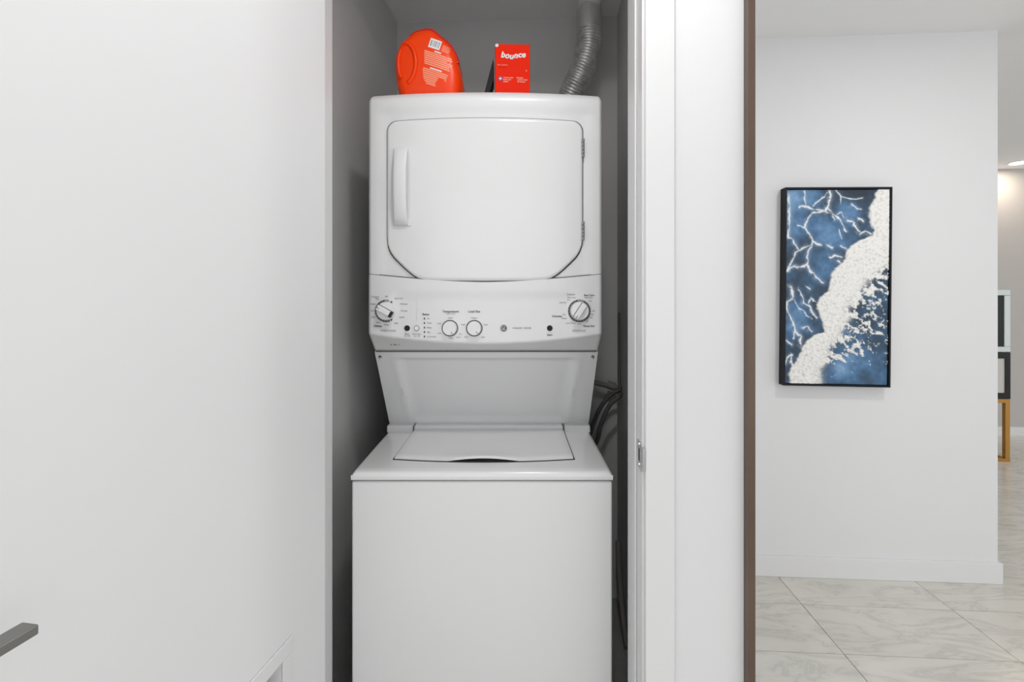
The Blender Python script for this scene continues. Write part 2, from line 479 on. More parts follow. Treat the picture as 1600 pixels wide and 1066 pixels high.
# dryer cabinet and front
TOPZ = 1.908
obj('dryer_body', B(-HW+.002, HW-.002, .185, MD-.005, 1.215, TOPZ-.004), 'enamel', mc, bevel=.008, seg=3)
def seam(x): a = min(1, abs(x)/HW); return 1.3575+.0245*a**1.6
def lipz(x): return 1.1797+.025*min(1, abs(x)/HW)**2
def fascia():
    xs = xs_fn(HW, .012, 40, 6); F, Bk = [], []
    for x in xs:
        d = HW-abs(x); rr = .012
        cz = (rr-math.sqrt(max(0, rr*rr-(rr-min(d, rr))**2)))
        lo, hi = seam(x)+.001, TOPZ-cz
        f, b = [], []
        for j in range(41):
            t = (j/40); t = 1-(1-t)**1.35
            z = lo+(hi-lo)*t
            y = bow(x)
            y += .030*smooth01(TOPZ-.030, TOPZ+.012, z)**1.4        # rolled top edge
            ed = min(.2845-abs(x), 1.838-z)                          # dished area for the door
            y += .006*smooth01(-.024, -.002, ed)
            y += .010*(1-min(1, d/.010))**2
            f.append((x, y, z)); b.append((x, .19, z))
        F.append(f); Bk.append(b)
    return grid_solid(F, Bk)
obj('dryer_front', fascia(), 'plastic_white', mc, smooth=50)
# control panel: face, lip and underside
def panel_y(x, z):
    dish = smooth01(.0, .035, min(.275-abs(x)*1.0+.0, 1.338-z)) if abs(x) < .29 else 0
    return bow(x)-.002+.004*dish
def control():
    xs = xs_fn(HW, .012, 48, 5); F, Bk = [], []
    for x in xs:
        d = HW-abs(x); f, b = [], []
        lo, hi = lipz(x)+.008, seam(x)-.0008
        pts = []
        for j in range(25):
            z = hi+(lo-hi)*j/24
            pts.append((panel_y(x, z), z))
        y0 = pts[-1][0]
        for k in range(1, 6):
            a = PI/2*k/5*.72
            pts.append((y0+.010*(1-math.cos(a)), lo-.010*math.sin(a)))
        yl, zl = pts[-1]
        for k in range(1, 7):
            t = k/6
            pts.append((yl+(.212-yl)*t, zl+(1.1505-zl)*t))
        for y, z in pts:
            f.append((x, y+.010*(1-min(1, d/.010))**2, z)); b.append((x, .30, max(1.1505, z)))
        F.append(f); Bk.append(b)
    return grid_solid(F, Bk)
cp = obj('control_panel', control(), 'plastic_white', mc, smooth=50)
bm = bmesh.new()                              # joint line between dryer front and control panel
xs = xs_fn(HW-.002, .01, 40, 3)
obj('panel_seam', grid_solid([[(x, bow(x)+.0012+.010*(1-min(1, (HW-abs(x))/.010))**2, seam(x)+z) for z in (-.0015, .0022)] for x in xs],
                             [[(x, .19, seam(x)+z) for z in (-.0015, .0022)] for x in xs]), 'gap_mid', mc)
bm.free()
# dryer door
DX, DZT, DZB = .2826, 1.8255, 1.3605
def door_solid(grow, yoff, round_edge):
    hw = DX+grow
    xs = sorted(set([round(v, 5) for v in xs_fn(hw, .03, 40, 10)]))
    F, Bk = [], []
    for x in xs:
        a = abs(x); d = hw-a
        r = .030
        top = DZT+grow-.004*(a/hw)**2-(r-math.sqrt(max(0, r*r-(r-min(d, r))**2)))
        # low corners: straight chamfer softened at both ends
        u = smooth_corner(a/hw*DX)
        bot = DZB-grow+u
        f, b = [], []
        for j in range(33):
            t = .5-.5*math.cos(PI*j/32)
            z = bot+(top-bot)*t
            e = min(d, z-bot, top-z)
            y = bow(x)+yoff
            if round_edge: y += .004*(1-min(1, e/.007))**2
            f.append((x, y, z)); b.append((x, .17, z))
        F.append(f); Bk.append(b)
    return grid_solid(F, Bk)
def smooth_corner(a):
    pts = [(0, 0), (.12, .0012), (.165, .0032), (.188, .0075), (.205, .0165), (.225, .033), (.245, .052), (.262, .069), (.2725, .084), (.2795, .103), (.2826, .132)]
    for (x0, v0), (x1, v1) in zip(pts, pts[1:]):
        if a <= x1: return v0+(v1-v0)*(a-x0)/(x1-x0)
    return pts[-1][1]
obj('door_gasket', door_solid(.0028, .0045, False), 'gap_dark', mc)
dd = obj('dryer_door', door_solid(0, -.004, True), 'enamel', mc, smooth=40)
# pull handle of the dryer door
def handle():
    zt, zb = 1.7425, 1.520; xl, xr = -.2600, -.2180; F, Bk = [], []
    for i in range(9):
        u = i/8; f, b = [], []
        for j in range(25):
            t = j/24; z = zb+(zt-zb)*t
            arch = math.sin(PI*t)**.55
            x = xl+(xr-xl)*u + .004*arch*(1-2*u)*.6
            yb = bow(x)-.004
            y = yb-.008-.024*arch+.003*(2*abs(u-.5))**3
            f.append((x, y, z)); b.append((x, y+.011 if .06 < t < .94 else yb+.001, z))
        F.append(f); Bk.append(b)
    return grid_solid(F, Bk)
hb = grid_solid([[(x, bow(x)-.0065, z) for z in (1.5175, 1.745)] for x in (-.2632, -.25, -.23, -.2095)],
                [[(x, bow(x)+.004, z) for z in (1.5175, 1.745)] for x in (-.2632, -.25, -.23, -.2095)])
obj('handle_base', hb, 'plastic_white', dd, bevel=.002)
obj('handle_grip', handle(), 'plastic_white', dd, smooth=50, bevel=.003)
for zc in (1.7446, 1.5056):
    hg = bmesh.new()
    for k in range(5):
        z = zc-.0275+k*.011
        tube(hg, [(.2835, bow(.2835)-.004, z+.0005), (.2835, bow(.2835)-.004, z+.0100)], .0042, 12)
    obj('door_hinge', hg, 'hinge_metal', dd, smooth=40)

# control panel details -------------------------------------------------
def at_panel(o, x, z, dy=0.0):
    o.location = (x, panel_y(x, z)-dy, z); return o
def letter(body, x, z, size, m='print_grey', bold=0, align='CENTER', shear=0, name='lettering'):
    me = text_mesh(body, size, bold, shear, align)
    me.transform(UP)
    # follow the curve of the panel
    for v in me.vertices:
        v.co.y += panel_y(x+v.co.x, z+v.co.z)-.0006
    o = link_mesh(name, me, m, cp)
    o.location = (x, 0, z); return o
def big_dial(x, z, ang, label, end):
    d = bmesh.new(); disc_y(d, 0, 0, .0330, -.0012, .004, 48)
    ring = at_panel(obj('cycle_dial', d, 'print_grey', mc, smooth=40), x, z)
    ring['label'] = label
    n = 24
    t = bmesh.new()
    for k in range(n):
        if k in (6, 5): continue
        a = 2*PI*k/n
        M = Matrix.Rotation(-a, 4, 'Y')
        box(t, .0275, .0322, -.0019, -.0011, -.0028, .0028, M=M)
    obj('scale_ring', t, 'print_dark', ring)
    d = bmesh.new(); disc_y(d, 0, 0, .0275, -.0150, -.0010, 48, .0250)
    obj('knob', d, 'plastic_white', ring, smooth=35, bevel=.0015)
    M = Matrix.Rotation(ang, 4, 'Y')
    obj('grip', B(-.0238, .0238, -.0290, -.0148, -.0078, .0078, M=M), 'plastic_white', ring, bevel=.0025)
    obj('grip_shadow_line', B(-.0235, .0235, -.0162, -.0146, .0078, .0092, M=M), 'print_dark', ring)
    if end: obj('grip_end', B(.0170, .0243, -.0294, -.0146, -.0079, .0079, M=M), 'black_gloss', ring)
    obj('pointer', B(-.0235, -.0150, -.0294, -.0289, -.0008, .0008, M=M), 'print_dark', ring)
    return ring
big_dial(-.2848, 1.2741, R(29), 'white wash cycle dial with grip turned to the upper left', True)
big_dial(.2729, 1.2741, R(-57), 'white dry cycle dial with grip turned to the lower left', False)
def small_knob(x, z, ang, label):
    d = bmesh.new(); disc_y(d, 0, 0, .0235, -.0015, .004, 40)
    o = at_panel(obj('selector_knob', d, 'print_dark', mc, smooth=40), x, z); o['label'] = label
    d = bmesh.new(); disc_y(d, 0, 0, .0212, -.017, -.001, 40, .0190)
    obj('knob_cap', d, 'plastic_white', o, smooth=35, bevel=.0015)
    M = Matrix.Rotation(ang, 4, 'Y')
    obj('pointer', B(.0105, .0178, -.0175, -.0169, -.0007, .0007, M=M), 'print_dark', o)
small_knob(-.0989, 1.2252, R(62), 'white temperature knob')
small_knob(-.0293, 1.2252, R(52), 'white load size knob')
def button(x, z, m, rim, label):
    d = bmesh.new(); disc_y(d, 0, 0, .0082, -.0012, .003, 28)
    o = at_panel(obj('push_button', d, rim, mc, smooth=40), x, z); o['label'] = label
    d = bmesh.new(); disc_y(d, 0, 0, .0066, -.0052, -.001, 28, .0058)
    obj('button_cap', d, m, o, smooth=40)
button(-.2237, 1.2246, 'black_gloss', 'black_gloss', 'black push button left of the lights')
button(-.1954, 1.2248, 'plastic_white', 'print_grey', 'white push button beside the lights')
button(.1869, 1.2248, 'black_gloss', 'black_gloss', 'black start button')
for k, wtxt in enumerate(('On', 'Wash', 'Rinse', 'Spin', 'Lid Locked')):
    z = 1.2524-k*.0129
    d = B(-.0018, .0018, -.0006, .002, -.0027, .0027)
    at_panel(obj('status_light', d, 'print_dark', cp), -.173, z)
    letter(wtxt, -.1655, z, .0060, align='LEFT')
letter('Status', -.1690, 1.2645, .0082, 'print_dark', .00012)
letter('Temperature', -.0971, 1.2728, .0088, 'print_dark', .00012)
letter('wash / rinse', -.0971, 1.2665, .0052)
letter('Load Size', -.0293, 1.2728, .0088, 'print_dark', .00012)
letter('Warm', -.0971, 1.2545, .0056); letter('Medium', -.0293, 1.2545, .0056)
for s_, x, z in (('Cool', -.130, 1.2385), ('Cold', -.130, 1.2105), ('Hot', -.0690, 1.2085), ('Warm', -.0745, 1.1995), ('Rinse', -.0960, 1.1970),
                 ('Small', -.0610, 1.2355), ('Large', .0030, 1.2355), ('Mini', -.0530, 1.2000), ('Super', -.0040, 1.2000)):
    letter(s_, x, z, .0054)
letter('Signal', -.2237, 1.2080, .0060); letter('On / Off', -.2237, 1.2020, .0050)
letter('Extra Rinse', -.1954, 1.2080, .0056); letter('On / Off', -.1954, 1.2020, .0050)
letter('Start', .1869, 1.2055, .0080, 'print_dark', .0001)
letter('WASHER / DRYER', .1069, 1.2252, .0068, 'print_grey', .00005)
# left dial lettering
letter('Cottons', -.3190, 1.3150, .0072); letter('Whites', -.3105, 1.2300, .0080, 'print_dark', .00015)
letter('WASH CYCLES', -.2800, 1.2168, .0070)
for s_, x, z, al in (('Off', -.2848, 1.3155, 'CENTER'), ('Easy Care', -.2600, 1.3105, 'LEFT'), ('Delicates', -.2450, 1.2945, 'LEFT'), ('Normal', -.2430, 1.2745, 'LEFT'),
                     ('Quick', -.2470, 1.2560, 'LEFT'), ('Soak', -.2560, 1.2390, 'CENTER'), ('Heavy', -.2848, 1.2345, 'CENTER'), ('Rinse', -.3080, 1.2400, 'CENTER'),
                     ('Light', -.3190, 1.2560, 'RIGHT'), ('Med', -.3220, 1.2745, 'RIGHT'), ('Heavy', -.3180, 1.2945, 'RIGHT'), ('Max', -.3070, 1.3090, 'RIGHT')):
    letter(s_, x, z, .0062, align=al)
# right dial lettering
letter('Cottons', .2490, 1.3220, .0074); letter('Easy Care', .3020, 1.3195, .0076, 'print_dark', .0001)
letter('Delicates', .2080, 1.2590, .0078, 'print_dark', .0001); letter('Timed Dry', .3010, 1.2300, .0078, 'print_dark', .00012)
letter('DRY CYCLES', .2720, 1.2168, .0070)
for s_, x, z, al in (('More Dry', .2500, 1.3130, 'CENTER'), ('Dry', .2420, 1.3060, 'CENTER'), ('Less Dry', .2360, 1.2985, 'RIGHT'), ('More Dry', .2880, 1.3125, 'LEFT'),
                     ('Less', .3000, 1.3035, 'LEFT'), ('Off', .3110, 1.2735, 'LEFT'), ('60', .3090, 1.2635, 'LEFT'), ('40', .3060, 1.2545, 'LEFT'),
                     ('20', .2960, 1.2440, 'CENTER'), ('Fluff', .2720, 1.2365, 'CENTER'), ('Dry', .2340, 1.2640, 'RIGHT'), ('Damp', .2360, 1.2530, 'RIGHT'), ('Cool Down', .2480, 1.2390, 'CENTER')):
    letter(s_, x, z, .0060, align=al)
# thin vertical print line down to the white button
at_panel(obj('print_line', B(-.0005, .0005, -.0006, .001, -.050, .050), 'silver', cp), -.1954, 1.297)
# round maker's monogram
d = bmesh.new(); disc_y(d, 0, 0, .0098, -.0012, .003, 36)
lg = at_panel(obj('round_emblem', d, 'print_dark', cp, smooth=40), .0547, 1.2252)
def ribbon(pts, wd, y):
    bm = bmesh.new(); P = [Vector((a, 0, b)) for a, b in pts]; L_, Rr = [], []
    for i, p in enumerate(P):
        t = (P[min(i+1, len(P)-1)]-P[max(0, i-1)]).normalized(); n = Vector((-t.z, 0, t.x))*wd
        L_.append(p+n); Rr.append(p-n)
    return grid_solid([[(a.x, y, a.z), (b.x, y, b.z)] for a, b in zip(L_, Rr)], [[(a.x, y+.0006, a.z), (b.x, y+.0006, b.z)] for a, b in zip(L_, Rr)])
# drawn script G and E plus rim, in panel coordinates
px0, pz0 = .0547, 1.2252; py0 = panel_y(px0, pz0)-.0017
def emb(pts, wd):
    o = obj('emblem_stroke', ribbon(pts, wd, 0), 'label_white', cp); o.location = (px0, py0, pz0)
emb([(.0083*math.cos(a), .0083*math.sin(a)) for a in [2*PI*k/32 for k in range(33)]], .00035)
emb([tuple(v.xy) for v in spline([(-.0012, .0040, 0), (-.0040, .0045, 0), (-.0058, .0010, 0), (-.0045, -.0035, 0), (-.0018, -.0040, 0), (-.0008, -.0008, 0), (-.0030, .0002, 0)], 6)], .00055)
emb([tuple(v.xy) for v in spline([(.0045, .0035, 0), (.0018, .0042, 0), (.0010, .0015, 0), (.0030, .0005, 0), (.0008, -.0010, 0), (.0015, -.0042, 0), (.0052, -.0030, 0)], 6)], .00055)
# small mark under the lip
bm = bmesh.new()
xm = -.268
for dx, wq in ((-.012, .003), (-.001, .008), (.010, .003)):
    yq = (bow(xm)+.212)/2; box(bm, dx-wq/2, dx+wq/2, -.0008, .001, -.003, .003)
zq = (lipz(xm)+1.1505)/2+.001
o = obj('printed_mark', bm, 'print_grey', cp); o.location = (xm, (bow(xm)+.212)/2+.0005, zq-.001); o.rotation_euler = (R(58), 0, 0)

# ------------------------------------------------------------------ things on top of the dryer
c3, s3 = math.cos(YAW), math.sin(YAW)
# detergent tub: lumpy rounded tub seen from its printed back
SC = 1/500.0
TUB_Y = 1.50
tub = thing('detergent_tub', 'rounded bright orange detergent tub with barcode and printed text', 'detergent tub', W(-.257, TUB_Y, TOPZ), YAW)
# outline (x, z) in metres above the dryer top, clockwise from the lower left
out = [(-.080, .000), (-.094, .030), (-.102, .078), (-.105, .118), (-.100, .152), (-.082, .189), (-.050, .220), (-.028, .231),
       (.012, .2345), (.044, .208), (.074, .180), (.094, .139), (.099, .115), (.106, .080), (.1075, .055), (.106, .020), (.098, .000)]
outline = [Vector((x*.965+.003, 0, z*.895)) for x, z in out]
outline = [Vector((p.x, 0, p.z)) for p in spline([tuple(v) for v in outline], 4)]
def tub_body(sc=1.0):
    cz = .105; cxo = 0; n = len(outline)
    bm = bmesh.new(); rings = []
    prof = [(-.080, .70), (-.0785, .80), (-.073, .89), (-.062, .95), (-.046, .985), (-.025, 1.0), (.025, 1.0), (.048, .975), (.064, .92), (.074, .82), (.08, .6)]
    for y, k in prof:
        ring = []
        for p in outline:
            x = cxo+(p.x-cxo)*k; z = cz+(p.z-cz)*(k if p.z > .02 else max(k, .90))
            if p.z < .012: z = p.z + (1-k)*.01
            ring.append(bm.verts.new((x, y, z)))
        rings.append(ring)
    for a, b in zip(rings, rings[1:]):
        for k in range(n): bm.faces.new((a[k], a[(k+1) % n], b[(k+1) % n], b[k]))
    # domed front and back
    for ring, sgn in ((rings[0], -1), (rings[-1], 1)):
        prev = ring
        for q, dy in ((.66, .003), (.33, .0045)):
            c = sum((v.co for v in ring), Vector())/n
            new = [bm.verts.new(c+(v.co-c)*q+Vector((0, sgn*dy, 0))) for v in ring]
            for k in range(n): bm.faces.new((prev[k], prev[(k+1) % n], new[(k+1) % n], new[k]) if sgn > 0 else (prev[(k+1) % n], prev[k], new[k], new[(k+1) % n]))
            prev = new
        cv = bm.verts.new(c+Vector((0, sgn*.005, 0)))
        for k in range(n): bm.faces.new((prev[k], prev[(k+1) % n], cv))
    return bm
tb = obj('tub_body', tub_body(), 'orange_tub', tub, smooth=70)
# moulded grip hollow on the left: raised ring arcs
def front_y(x, z):                            # front surface of the tub (from its rounded profile)
    cz = .105; v = Vector((x, 0, z-cz)); best = 0
    a = math.atan2(v.z, v.x)
    r_out = min(((p.x**2+(p.z-cz)**2)**.5 for p in outline), key=lambda q: 0) if False else None
    # radius of the outline along this direction
    bd = 9; ro = .1
    for p in outline:
        da = abs((math.atan2(p.z-cz, p.x)-a+PI) % (2*PI)-PI)
        if da < bd: bd = da; ro = math.hypot(p.x, p.z-cz)
    k = v.length/max(ro, 1e-6)
    pr = [(0, -.085), (.33*.70, -.0845), (.66*.70, -.083), (.70, -.080), (.80, -.0785), (.89, -.073), (.95, -.062), (.985, -.046), (1.0, -.025), (1.3, 0)]
    for (k0, y0), (k1, y1) in zip(pr, pr[1:]):
        if k <= k1: return y0+(y1-y0)*(k-k0)/(k1-k0)
    return 0
def surf_strip(pts, wd, lift, m, name, parent):
    P = [Vector((a, 0, b)) for a, b in pts]; F, Bk = [], []
    for i, p in enumerate(P):
        t = (P[min(i+1, len(P)-1)]-P[max(0, i-1)]).normalized(); n = Vector((-t.z, 0, t.x))*wd
        row = [p+n*q for q in (-1, -.5, 0, .5, 1)]
        F.append([(q.x, front_y(q.x, q.z)-lift*(1-(s/1.05)**2 if lift > .001 else 1), q.z) for q, s in zip(row, (-1, -.5, 0, .5, 1))])
        Bk.append([(q.x, front_y(q.x, q.z)+.002, q.z) for q in row])
    return obj(name, grid_solid(F, Bk), m, parent, smooth=60)
arc = [(-.063+.036*math.cos(a), .098+.062*math.sin(a)) for a in [R(-70+k*10) for k in range(19)]]
surf_strip(arc, .007, .006, 'orange_tub', 'grip_rib', tub)
arc = [(-.066+.016*math.cos(a), .098+.045*math.sin(a)) for a in [R(100+k*10) for k in range(17)]]
surf_strip(arc, .006, .005, 'orange_tub', 'grip_rib', tub)
# lid: a darker red cap following the top right of the outline
def tub_lid():
    seg = [p for p in outline if p.z > .108 and p.x > -.055]
    bm = bmesh.new(); rings = []
    for y, k, h in ((-.062, .99, .000), (-.058, 1.01, .005), (-.048, 1.015, .007), (.04, 1.015, .007), (.05, .99, .0)):
        F = []
        for i, p in enumerate(seg):
            t = i/(len(seg)-1); w_ = math.sin(PI*t)**.4
            d = Vector((p.x, 0, p.z-.105)).normalized()
            F.append(Vector((p.x, y, p.z))+d*(h*w_-.002))
        rings.append(F)
    inner = [[Vector((p.x, q.y, p.z))-Vector((p.x, 0, p.z-.105)).normalized()*.012 for p, q in zip(seg, r)] for r in rings]
    return grid_solid(rings, inner)
obj('tub_lid', tub_lid(), 'orange_lid', tub, smooth=60)
# printing, tilted
ca, sa = math.cos(R(-17)), math.sin(R(-17))
def tub_pt(u, v):                             # u right, v up in the tilted print frame, origin at print centre
    x = .040+u*ca-v*sa; z = .088+u*sa+v*ca
    return x, z
random.seed(4)
def print_bar(u0, u1, v, h, m, name='printed_text', n=8):
    pts = [tub_pt(u0+(u1-u0)*k/n, v) for k in range(n+1)]
    surf_strip(pts, h, .0006, m, name, tub)
surf_strip([tub_pt(-.046+k*.0068, .060) for k in range(6)], .0145, .0009, 'label_white', 'barcode_label', tub)
for k in range(6):
    u = -.041+k*.0048
    wq = (.0017, .0008, .0013, .0016, .0009, .0014)[k]
    surf_strip([tub_pt(u, .0505+q*.0048) for q in range(5)], wq, .0016, 'print_dark', 'barcode_bar', tub)
for k in range(4): print_bar(-.006, .016+.006*random.random(), .064-k*.0055, .0013, 'tub_print', n=5)
print_bar(-.024, -.004, .0385, .0019, 'label_white', n=4)
for k in range(7):
    print_bar(-.053+.0018*k, .030+.010*random.random()-(.018 if k == 2 else 0), .0315-k*.0058, .0019, 'tub_print')
print_bar(-.022, .014, -.0125, .0019, 'label_white', n=5)
for k in range(8):
    print_bar(-.041+.0022*max(0, k-1)+(.003*max(0, k-5)), .032+.010*random.random()-(.02 if k == 4 else 0), -.0185-k*.0056, .0018, 'tub_print')

# dryer sheet box
BX = thing('dryer_sheet_box', 'small bright orange dryer sheet box with white bounce lettering', 'box', W(.0017*1.0, 1.50, TOPZ), YAW+R(2.5))
bw, bh, bd = .109, .197, .075
obj('carton', B(-bw/2, bw/2, 0, bd, .001, bh), 'box_orange', BX, bevel=.0012)
obj('base_band', B(-bw/2+.001, bw/2-.001, -.0005, .001, .002, .062), 'box_orange', BX)
def on_box(body, x, z, size, m, bold=0, shear=0, align='CENTER', name='printed_text', space=1):
    me = text_mesh(body, size, bold, shear, align, space=space); me.transform(UP)
    o = link_mesh(name, me, m, BX); o.location = (x, -.0012, z); return o
for ch, dx, dz in (('b', -.0285, .002), ('o', -.0165, .000), ('u', -.0045, -.0020), ('n', .0080, .0010), ('c', .0190, .0030), ('e', .0300, .0035)):
    on_box(ch, .001+dx*1.1, .160+dz*1.1, .0255, 'label_white', .0010, .22, name='logo_letter')
on_box('fabric softener', -.047, .131, .0055, 'box_print', align='LEFT')
on_box('dryer sheets', -.047, .124, .0055, 'box_print_dark', align='LEFT')
on_box('80', .043, .114, .0055, 'box_print')
d = bmesh.new(); disc_y(d, -.038, .088, .0065, -.0014, 0, 20); s_ = obj('blue_seal', d, 'print_blue', BX)
d = bmesh.new(); disc_y(d, -.038, .088, .0032, -.0019, -.0012, 16); obj('seal_centre', d, 'label_white', BX)
for k, (a, b, l) in enumerate(((-.028, .002, .0), (-.028, -.002, .004), (-.028, -.006, .008))):
    pass
for k in range(3):
    on_box(('reduces static', 'fresh scent', 'softens')[k], -.029, .0915-k*.0062, .0055, 'box_print', .0002, align='LEFT')
    on_box(('40 sheets', 'outdoor fresh', 'for laundry')[k], .012+.003*(k > 0), .0915-k*.0062, .0055, 'box_print', .0002, align='LEFT')
d = bmesh.new(); disc_y(d, -bw/2+.0055, bh-.0055, .0052, -.0016, 0, 16); obj('round_sticker', d, 'label_white', BX)
# black flat board leaning on the box
LB = thing('black_board', 'thin black board leaning against the left side of the orange box', 'board', W(-.1035, 1.53, TOPZ), YAW)
M = Matrix.Rotation(R(11.5), 4, 'Y')
bm = bmesh.new()
pr = [(0, 0), (.012, 0), (.044, .098), (.044, .167)]
a = [bm.verts.new((x, 0, z)) for x, z in pr]; b = [bm.verts.new((x, .06, z)) for x, z in pr]
bm.faces.new(a); bm.faces.new(b[::-1])
for k in range(4): bm.faces.new((a[k], a[(k+1) % 4], b[(k+1) % 4], b[k]))
obj('panel', bm, 'frame_black', LB)
obj('edge_strip', B(-.001, .0125, -.001, .061, -.0, .004), 'black_gloss', LB)

# ------------------------------------------------------------------ vent duct
vd = thing('vent_duct', 'grey metal vent duct coming down behind the dryer top', 'duct', W(.303, 1.88, CEIL))
base = vd.location.copy()
def D(x, y, z): return W(x, y, z)-base
p = bmesh.new(); tube(p, [D(.303, 1.88, CEIL-.001), D(.303, 1.88, 2.42)], .045, 32); obj('rigid_pipe', p, 'pipe_paint', vd, smooth=50)
p = bmesh.new()
pts = [D(.303, 1.88, 2.445-.013*k) for k in range(8)]
bm = tube(p, pts, [.0465, .0485, .0478, .049, .0482, .0492, .0486, .048], 40)
for v in bm.verts:
    n_ = noise.noise(v.co*60); v.co.x += n_*.0018; v.co.y += n_*.0018
    if v.co.z > -.10: v.co.z += .006*math.cos(math.atan2(v.co.y, v.co.x)*3)
obj('foil_tape_collar', bm, 'foil_tape', vd, smooth=60)
path = spline([D(.303, 1.88, 2.355), D(.303, 1.88, 2.325), D(.300, 1.882, 2.29), D(.288, 1.89, 2.24), D(.266, 1.905, 2.19), D(.240, 1.925, 2.135), D(.215, 1.965, 2.07), D(.205, 2.02, 2.0), D(.205, 2.028, 1.9), D(.205, 2.028, 1.75)], 16)
# even resampling so that the corrugation is regular
ac = [0]
for a, b in zip(path, path[1:]): ac.append(ac[-1]+(b-a).length)
step = .0026; rs = []; i = 0; d_ = 0
while d_ < ac[-1]:
    while ac[i+1] < d_: i += 1
    rs.append(path[i].lerp(path[i+1], (d_-ac[i])/(ac[i+1]-ac[i]))); d_ += step
rad = [.0475+(.0028 if k % 4 in (0,) else (.0012 if k % 4 in (1, 3) else -.0012)) for k in range(len(rs))]
p = bmesh.new(); tube(p, rs, rad, 32); obj('flexible_hose', p, 'galvanised', vd, smooth=70)

# ------------------------------------------------------------------ hoses and cords behind the machine
def H(px, py, d): return W((px-800)/750*d, d, CAM_H-(py-465)/750*d)
def hose(name, pts, r, m, label, cat, group=None):
    o = obj(name, tube(bmesh.new(), spline(pts, 8), r, 12), m, smooth=60)
    return tag(o, label, cat, group)
hose('supply_hose', [(.150, 2.06, .30), (.158, 2.06, .60), W(.325, 2.0, .742), W(.340, 2.0, .79), W(.372, 2.0, .86), W(.413, 2.0, .908), W(.458, 1.99, .934), (.326, 2.00, .936)], .0085, 'hose_grey',
     'dark grey supply hose arching up to the closet wall, inner one', 'hose')
hose('drain_hose', [(.185, 2.03, .30), (.192, 2.03, .60), W(.347, 1.95, .735), W(.362, 1.95, .80), W(.395, 1.95, .872), W(.437, 1.95, .914), (.322, 1.97, .922)], .0085, 'hose_grey',
     'dark grey drain hose arching up to the closet wall, outer one', 'hose')
wp = thing('water_pipe', 'grey water pipe with fitting running beside the slanted panel', 'pipe', W(.36, 2.04, .94))
b0 = wp.location.copy()
p = tube(bmesh.new(), [W(.20, 2.045, .985)-b0, W(.33, 2.045, .955)-b0, W(.45, 2.03, .930)-b0], .011, 14); obj('pipe_run', p, 'pvc_grey', wp, smooth=50)
p = tube(bmesh.new(), [W(.405, 2.038, .944)-b0, W(.435, 2.032, .934)-b0], .017, 14); obj('fitting', p, 'pvc_grey', wp, smooth=50)
hose('power_cord', [(.322, 2.02, 1.25), (.322, 2.01, 1.12), (.320, 2.0, 1.0), (.322, 1.99, .93)], .005, 'hose_grey', 'thin dark cord hanging down the right closet wall', 'cord')
hose('floor_hose', [(.318, 2.02, .30), (.316, 1.96, .16), (.318, 1.88, .05), (.318, 1.80, .016)], .011, 'pvc_grey', 'grey hose slanting down to the floor right of the washer', 'hose')
hose('black_cable', [(-.470, 1.80, .012), (-.475, 1.76, .012), (-.520, 1.66, .012), (-.535, 1.60, .012)], .006, 'black_gloss', 'black cord on the closet floor left of the washer', 'cord')

# ------------------------------------------------------------------ sea painting
AW, AH, AD = .474, .918, .045
pt = thing('framed_painting', 'tall textured blue and white sea painting in thin black frame', 'painting', (1.360, PW-.001, 1.362))
pt.rotation_euler = (0, R(.55), 0)
fw = .008
for nm, a in (('frame_rail', (-AW/2, AW/2, -AD, 0, AH/2-fw, AH/2)), ('frame_rail', (-AW/2, AW/2, -AD, 0, -AH/2, -AH/2+fw)),
              ('frame_rail', (-AW/2, -AW/2+fw, -AD, 0, -AH/2+fw, AH/2-fw)), ('frame_rail', (AW/2-fw, AW/2, -AD, 0, -AH/2+fw, AH/2-fw))):
    obj(nm, B(*a), 'frame_black', pt, bevel=.0008, seg=1)
obj('backing', B(-AW/2+fw, AW/2-fw, -.012, -.004, -AH/2+fw, AH/2-fw), 'frame_black', pt)
# painted canvas: relief and paint masks worked out on a fine grid
nu, nv = 170, 330
U, V = np.meshgrid(np.linspace(0, 1, nu), np.linspace(0, 1, nv), indexing='ij')     # U right, V down
X = U*1040.0; Y = V*1965.0
def fb(x, y, sc, oct_=3, sx=0):
    o_ = np.zeros(x.shape)
    it = np.nditer([x, y], flags=['multi_index'])
    for a, b in it:
        o_[it.multi_index] = noise.fractal(Vector((float(a)/sc+sx, float(b)/sc+sx*1.7, sx)), 1.0, 2.0, oct_)
    return o_
n_lo = fb(X, Y, 170, 3, 3.1); n_hi = fb(X, Y, 45, 3, 9.4); n_st = fb(X*.9+Y*.35, Y*1.5-X*.9, 85, 4, 17.2)
Yz = Y+70; Xz = X+82-22*V
LBp = [(70, 1000), (120, 985), (190, 955), (240, 925), (330, 920), (400, 930), (470, 965), (530, 960), (550, 900), (580, 830), (620, 760), (680, 690), (740, 670), (800, 665), (830, 620), (870, 570), (950, 525), (1034, 520),
       (1094, 500), (1164, 420), (1234, 375), (1304, 400), (1364, 430), (1434, 445), (1514, 465), (1529, 400), (1554, 340), (1614, 270), (1674, 230), (1754, 200), (1834, 150), (1894, 110), (1964, 95), (2040, 110)]
RBp = [(70, 1400), (760, 1250), (820, 1115), (870, 1040), (930, 930), (1000, 890), (1034, 880), (1134, 800), (1204, 760), (1294, 680), (1364, 720), (1434, 690), (1534, 640), (1604, 560), (1684, 500), (1784, 480), (1884, 420), (2040, 440)]
lb = np.interp(Yz, *zip(*LBp)); rb = np.interp(Yz, *zip(*RBp))
xw = Xz+n_hi*14
core = 1/(1+np.exp(-(xw-lb)/3.0)) * 1/(1+np.exp((xw+n_lo*30-rb)/18.0))
right = np.clip((xw-rb+40)/60, 0, 1)
